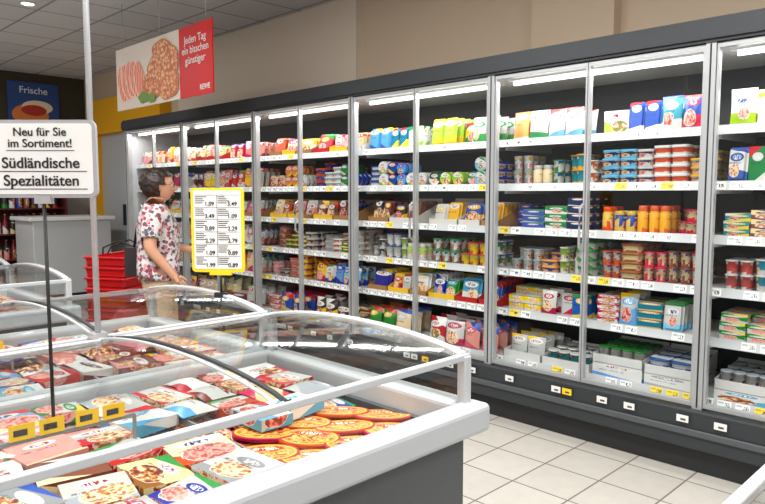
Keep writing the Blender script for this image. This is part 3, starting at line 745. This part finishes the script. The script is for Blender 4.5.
E_=[(0,1),(1,2),(2,3),(3,4),(4,5),(5,6),(3,7),(7,8),(8,9),(3,10),(10,11),(11,12),(0,13),(13,14),(14,15),(15,16),(0,17),(17,18),(18,19),(19,20),(9,21),(12,22)]
Rr=[(.165,.14),(.15,.13),(.15,.14),(.135,.115),(.068,.062),.048,.045,.066,.045,.027,.066,.045,.027,.105,.066,.04,.035,.105,.066,.04,.035,(.034,.017),(.034,.017)]
bm_=skin_mesh('body',V,E_,Rr,2,0)
def segd(p,a,b):
    a,b=Vector(a),Vector(b); t=max(0,min(1,(p-a).dot(b-a)/(b-a).length_squared)); return (p-(a+(b-a)*t)).length
def armskin(p):
    for a,b in(((.205,-.035,1.07),V[8]),(V[8],V[9]),(V[9],V[21]),((-.205,.0,1.08),V[11]),(V[11],V[12]),(V[12],V[22])):
        if segd(p,a,b)<.058: return True
    return False
bm_.materials.clear()
for mm in(SKIN,TRO,SHOE): bm_.materials.append(mm)
for f in bm_.polygons:
    f.use_smooth=True; c=f.center; f.material_index=0
    if c.z<.075: f.material_index=2
body=bpy.data.objects.new('body',bm_); sc.collection.objects.link(body); body.parent=W
def garment(name,test,off,mat,flare=None):
    b=bmesh.new(); b.from_mesh(bm_)
    nrm={v.index:v.normal.copy() for v in b.verts}
    for v in b.verts:
        k=off
        if flare: k+=flare(v.co)
        v.co=v.co+nrm[v.index]*k
    bmesh.ops.delete(b,geom=[f for f in b.faces if not test(f.calc_center_median())],context='FACES')
    me=bpy.data.meshes.new(name); b.to_mesh(me); b.free(); me.materials.clear(); me.materials.append(mat)
    for f in me.polygons: f.use_smooth=True; f.material_index=0
    o=bpy.data.objects.new(name,me); sc.collection.objects.link(o); o.parent=W
    s=o.modifiers.new('t','SOLIDIFY'); s.thickness=.004; s.offset=1; return o
garment('blouse',lambda p:.80<p.z<1.325 and not armskin(p),.014,FLO,lambda c:.012*max(0,min(1,(.95-c.z)/.12)))
garment('trousers',lambda p:.085<p.z<.88 and not armskin(p) and abs(p.x)<.3,.008,TRO,lambda c:.010*max(0,min(1,(.5-c.z)/.3)))
def hand(root,dirv,side,name):
    d=Vector(dirv).normalized(); root=Vector(root); s=Vector(side).normalized(); nrm=d.cross(s)
    Vv=[root-d*.02,root,root+d*.045]; Ee=[(0,1),(1,2)]; rr=[.02,(.024,.02),(.026,.016)]
    meshes=[skin_mesh(name,[tuple(v) for v in Vv],Ee,rr,2,0)]
    for k,(o_,l) in enumerate([(-.027,.062),(-.009,.070),(.009,.066),(.026,.052)]):
        a=root+d*.035+s*o_; p=[a,a+d*.028+s*o_*.15,a+d*(.028+l*.4)+nrm*.012+s*o_*.2,a+d*(.028+l*.68)+nrm*.035+s*o_*.2]
        meshes.append(skin_mesh(name,[tuple(v) for v in p],[(0,1),(1,2),(2,3)],[.0095,.009,.008,.0065],1,0))
    a=root+d*.0-s*.02; p=[a,a-s*.02+d*.022+nrm*.008,a-s*.03+d*.045+nrm*.018,a-s*.028+d*.062+nrm*.026]
    meshes.append(skin_mesh(name,[tuple(v) for v in p],[(0,1),(1,2),(2,3)],[.012,.0105,.009,.0075],1,0))
    b=bmesh.new()
    for q in meshes: b.from_mesh(q)
    me=bpy.data.meshes.new(name); b.to_mesh(me); b.free(); me.materials.append(SKIN)
    for f in me.polygons: f.use_smooth=True; f.material_index=0
    o=bpy.data.objects.new(name,me); sc.collection.objects.link(o); o.parent=W
hand((.218,.12,.815),(.02,.45,-.9),(0,-.9,-.45),'hand_right'); hand((-.145,.24,.985),(.1,1,.1),(1,0,0),'hand_left')
def ellipsoid(name,c,r,mat,seg=32,ring=20,fn=None,dele=None,par=None):
    b=bmesh.new(); bmesh.ops.create_uvsphere(b,u_segments=seg,v_segments=ring,radius=1)
    for v in b.verts:
        p=Vector((v.co.x*r[0],v.co.y*r[1],v.co.z*r[2]))
        if fn: p=fn(p,v.co.copy())
        v.co=p+Vector(c)
    if dele: bmesh.ops.delete(b,geom=[f for f in b.faces if dele(f.calc_center_median()-Vector(c))],context='FACES')
    me=bpy.data.meshes.new(name); b.to_mesh(me); b.free(); me.materials.append(mat)
    for f in me.polygons: f.use_smooth=True
    o=bpy.data.objects.new(name,me); sc.collection.objects.link(o); o.parent=par or HD; return o
HD=empty('head',(0,0,0)); HD.parent=W
hc=(0,.025,1.455)
def hf(p,u):
    if p.z<0: k=1-.28*(-p.z/.11)**1.5; p.x*=k
    if p.z<-.03 and p.y<0: p.y*=.75
    if u.y>.3:
        nx=math.exp(-(p.x/.012)**2); p.y+=nx*.024*math.exp(-((p.z+.022)/.018)**2)+nx*.010*math.exp(-((p.z-.002)/.018)**2)
        p.y+=.008*math.exp(-(p.x/.025)**2)*math.exp(-((p.z+.092)/.015)**2)
        p.y+=.005*math.exp(-(p.x/.022)**2)*math.exp(-((p.z+.058)/.010)**2)
        for s in(-1,1): p.y-=.008*math.exp(-((p.x-s*.03)/.014)**2)*math.exp(-((p.z-.008)/.012)**2)
    return p
ellipsoid('skull_face',hc,(.072,.090,.112),SKIN,64,48,hf)
for s in(-1,1):
    ellipsoid('eye',(s*.03,.105,1.463),(.011,.008,.007),PAPER,16,10); ellipsoid('iris',(s*.03,.1115,1.463),(.005,.003,.005),INK,12,8)
    ellipsoid('ear',(s*.072,.02,1.455),(.009,.018,.03),SKIN,16,12)
    ellipsoid('eyebrow',(s*.03,.113,1.483),(.016,.004,.003),HAIR,12,8)
ellipsoid('lips',(0,.112,1.397),(.021,.007,.007),flat('lips',C(180,80,80),.5),16,10)
def hr(p,u):
    n=noise.noise(u*5)*.010+noise.noise(u*14)*.006; return p*(1+n/.1)
ellipsoid('hair',(0,.003,1.475),(.098,.112,.112),HAIR,64,48,hr,lambda p:(p.y>.06 and p.z<.05) or (p.y>.025 and p.z<-.005) or p.z<-.095)
m=MB()
for s in(-1,1):
    m.tube([(s*.032+.021*math.cos(a*.5236),.121,1.461+.016*math.sin(a*.5236)) for a in range(12)],.0016,0,6,True); m.tube([(s*.054,.12,1.465),(s*.076,.09,1.467),(s*.078,.02,1.465)],.0016,0,6)
m.tube([(-.011,.122,1.463),(.011,.122,1.463)],.0016,0,6); m.obj('glasses',[DARK],HD)
BAG=flat('bag_leather',C(45,35,38),.5)
m=MB(); m.box(-.31,-.20,-.24,.04,.78,1.0,0); m.box(-.315,-.31,-.23,.03,.88,1.005,0); m.obj('shoulder_bag',[BAG],W,.03)
m=MB(); m.tube([(-.25,.0,.98),(-.20,.06,1.15),(-.155,.05,1.30),(-.14,-.02,1.352),(-.155,-.09,1.30),(-.20,-.15,1.15),(-.25,-.18,.98)],.009,0,8); m.obj('bag_strap',[BAG],W)

# ---------------------------------------------------------------- lights
def area(name,loc,sx,sy,power,rot=(0,0,0),col=(1,.975,.94)):
    l=bpy.data.lights.new(name,'AREA'); l.shape='RECTANGLE'; l.size=sx; l.size_y=sy; l.energy=power; l.color=col
    o=bpy.data.objects.new(name,l); o.location=loc; o.rotation_euler=rot; sc.collection.objects.link(o)
for i,(x,y) in enumerate([(-3.6,1.0),(-1.2,1.4),(1.2,1.4),(-3.6,-1.6),(-.8,-1.6)]):
    area('ceiling_light',(x,y,CEIL-.03),1.5,.5,80)
area('ceiling_light_far',(-8.4,1.0,CEIL-.03),1.5,.6,58)
for i in range(len(ends)-1):
    xc=(ends[i]+ends[i+1])/2
    area('case_light',(xc,YD+.055,2.075),1.15,.05,8.5 if i<4 else 7,(math.radians(-8),0,0),(1,.985,.96))
w=bpy.data.worlds.new('world'); sc.world=w; w.use_nodes=True; w.node_tree.nodes['Background'].inputs[0].default_value=(1,.985,.965,1); w.node_tree.nodes['Background'].inputs[1].default_value=.66

cam=bpy.data.cameras.new('camera'); co=bpy.data.objects.new('camera',cam); sc.collection.objects.link(co)
cam.sensor_width=36; cam.lens=672/765*36; cam.clip_start=.02
co.location=(0,0,CAM_H); co.rotation_euler=(math.radians(90-4.95),0,math.radians(45)); sc.camera=co
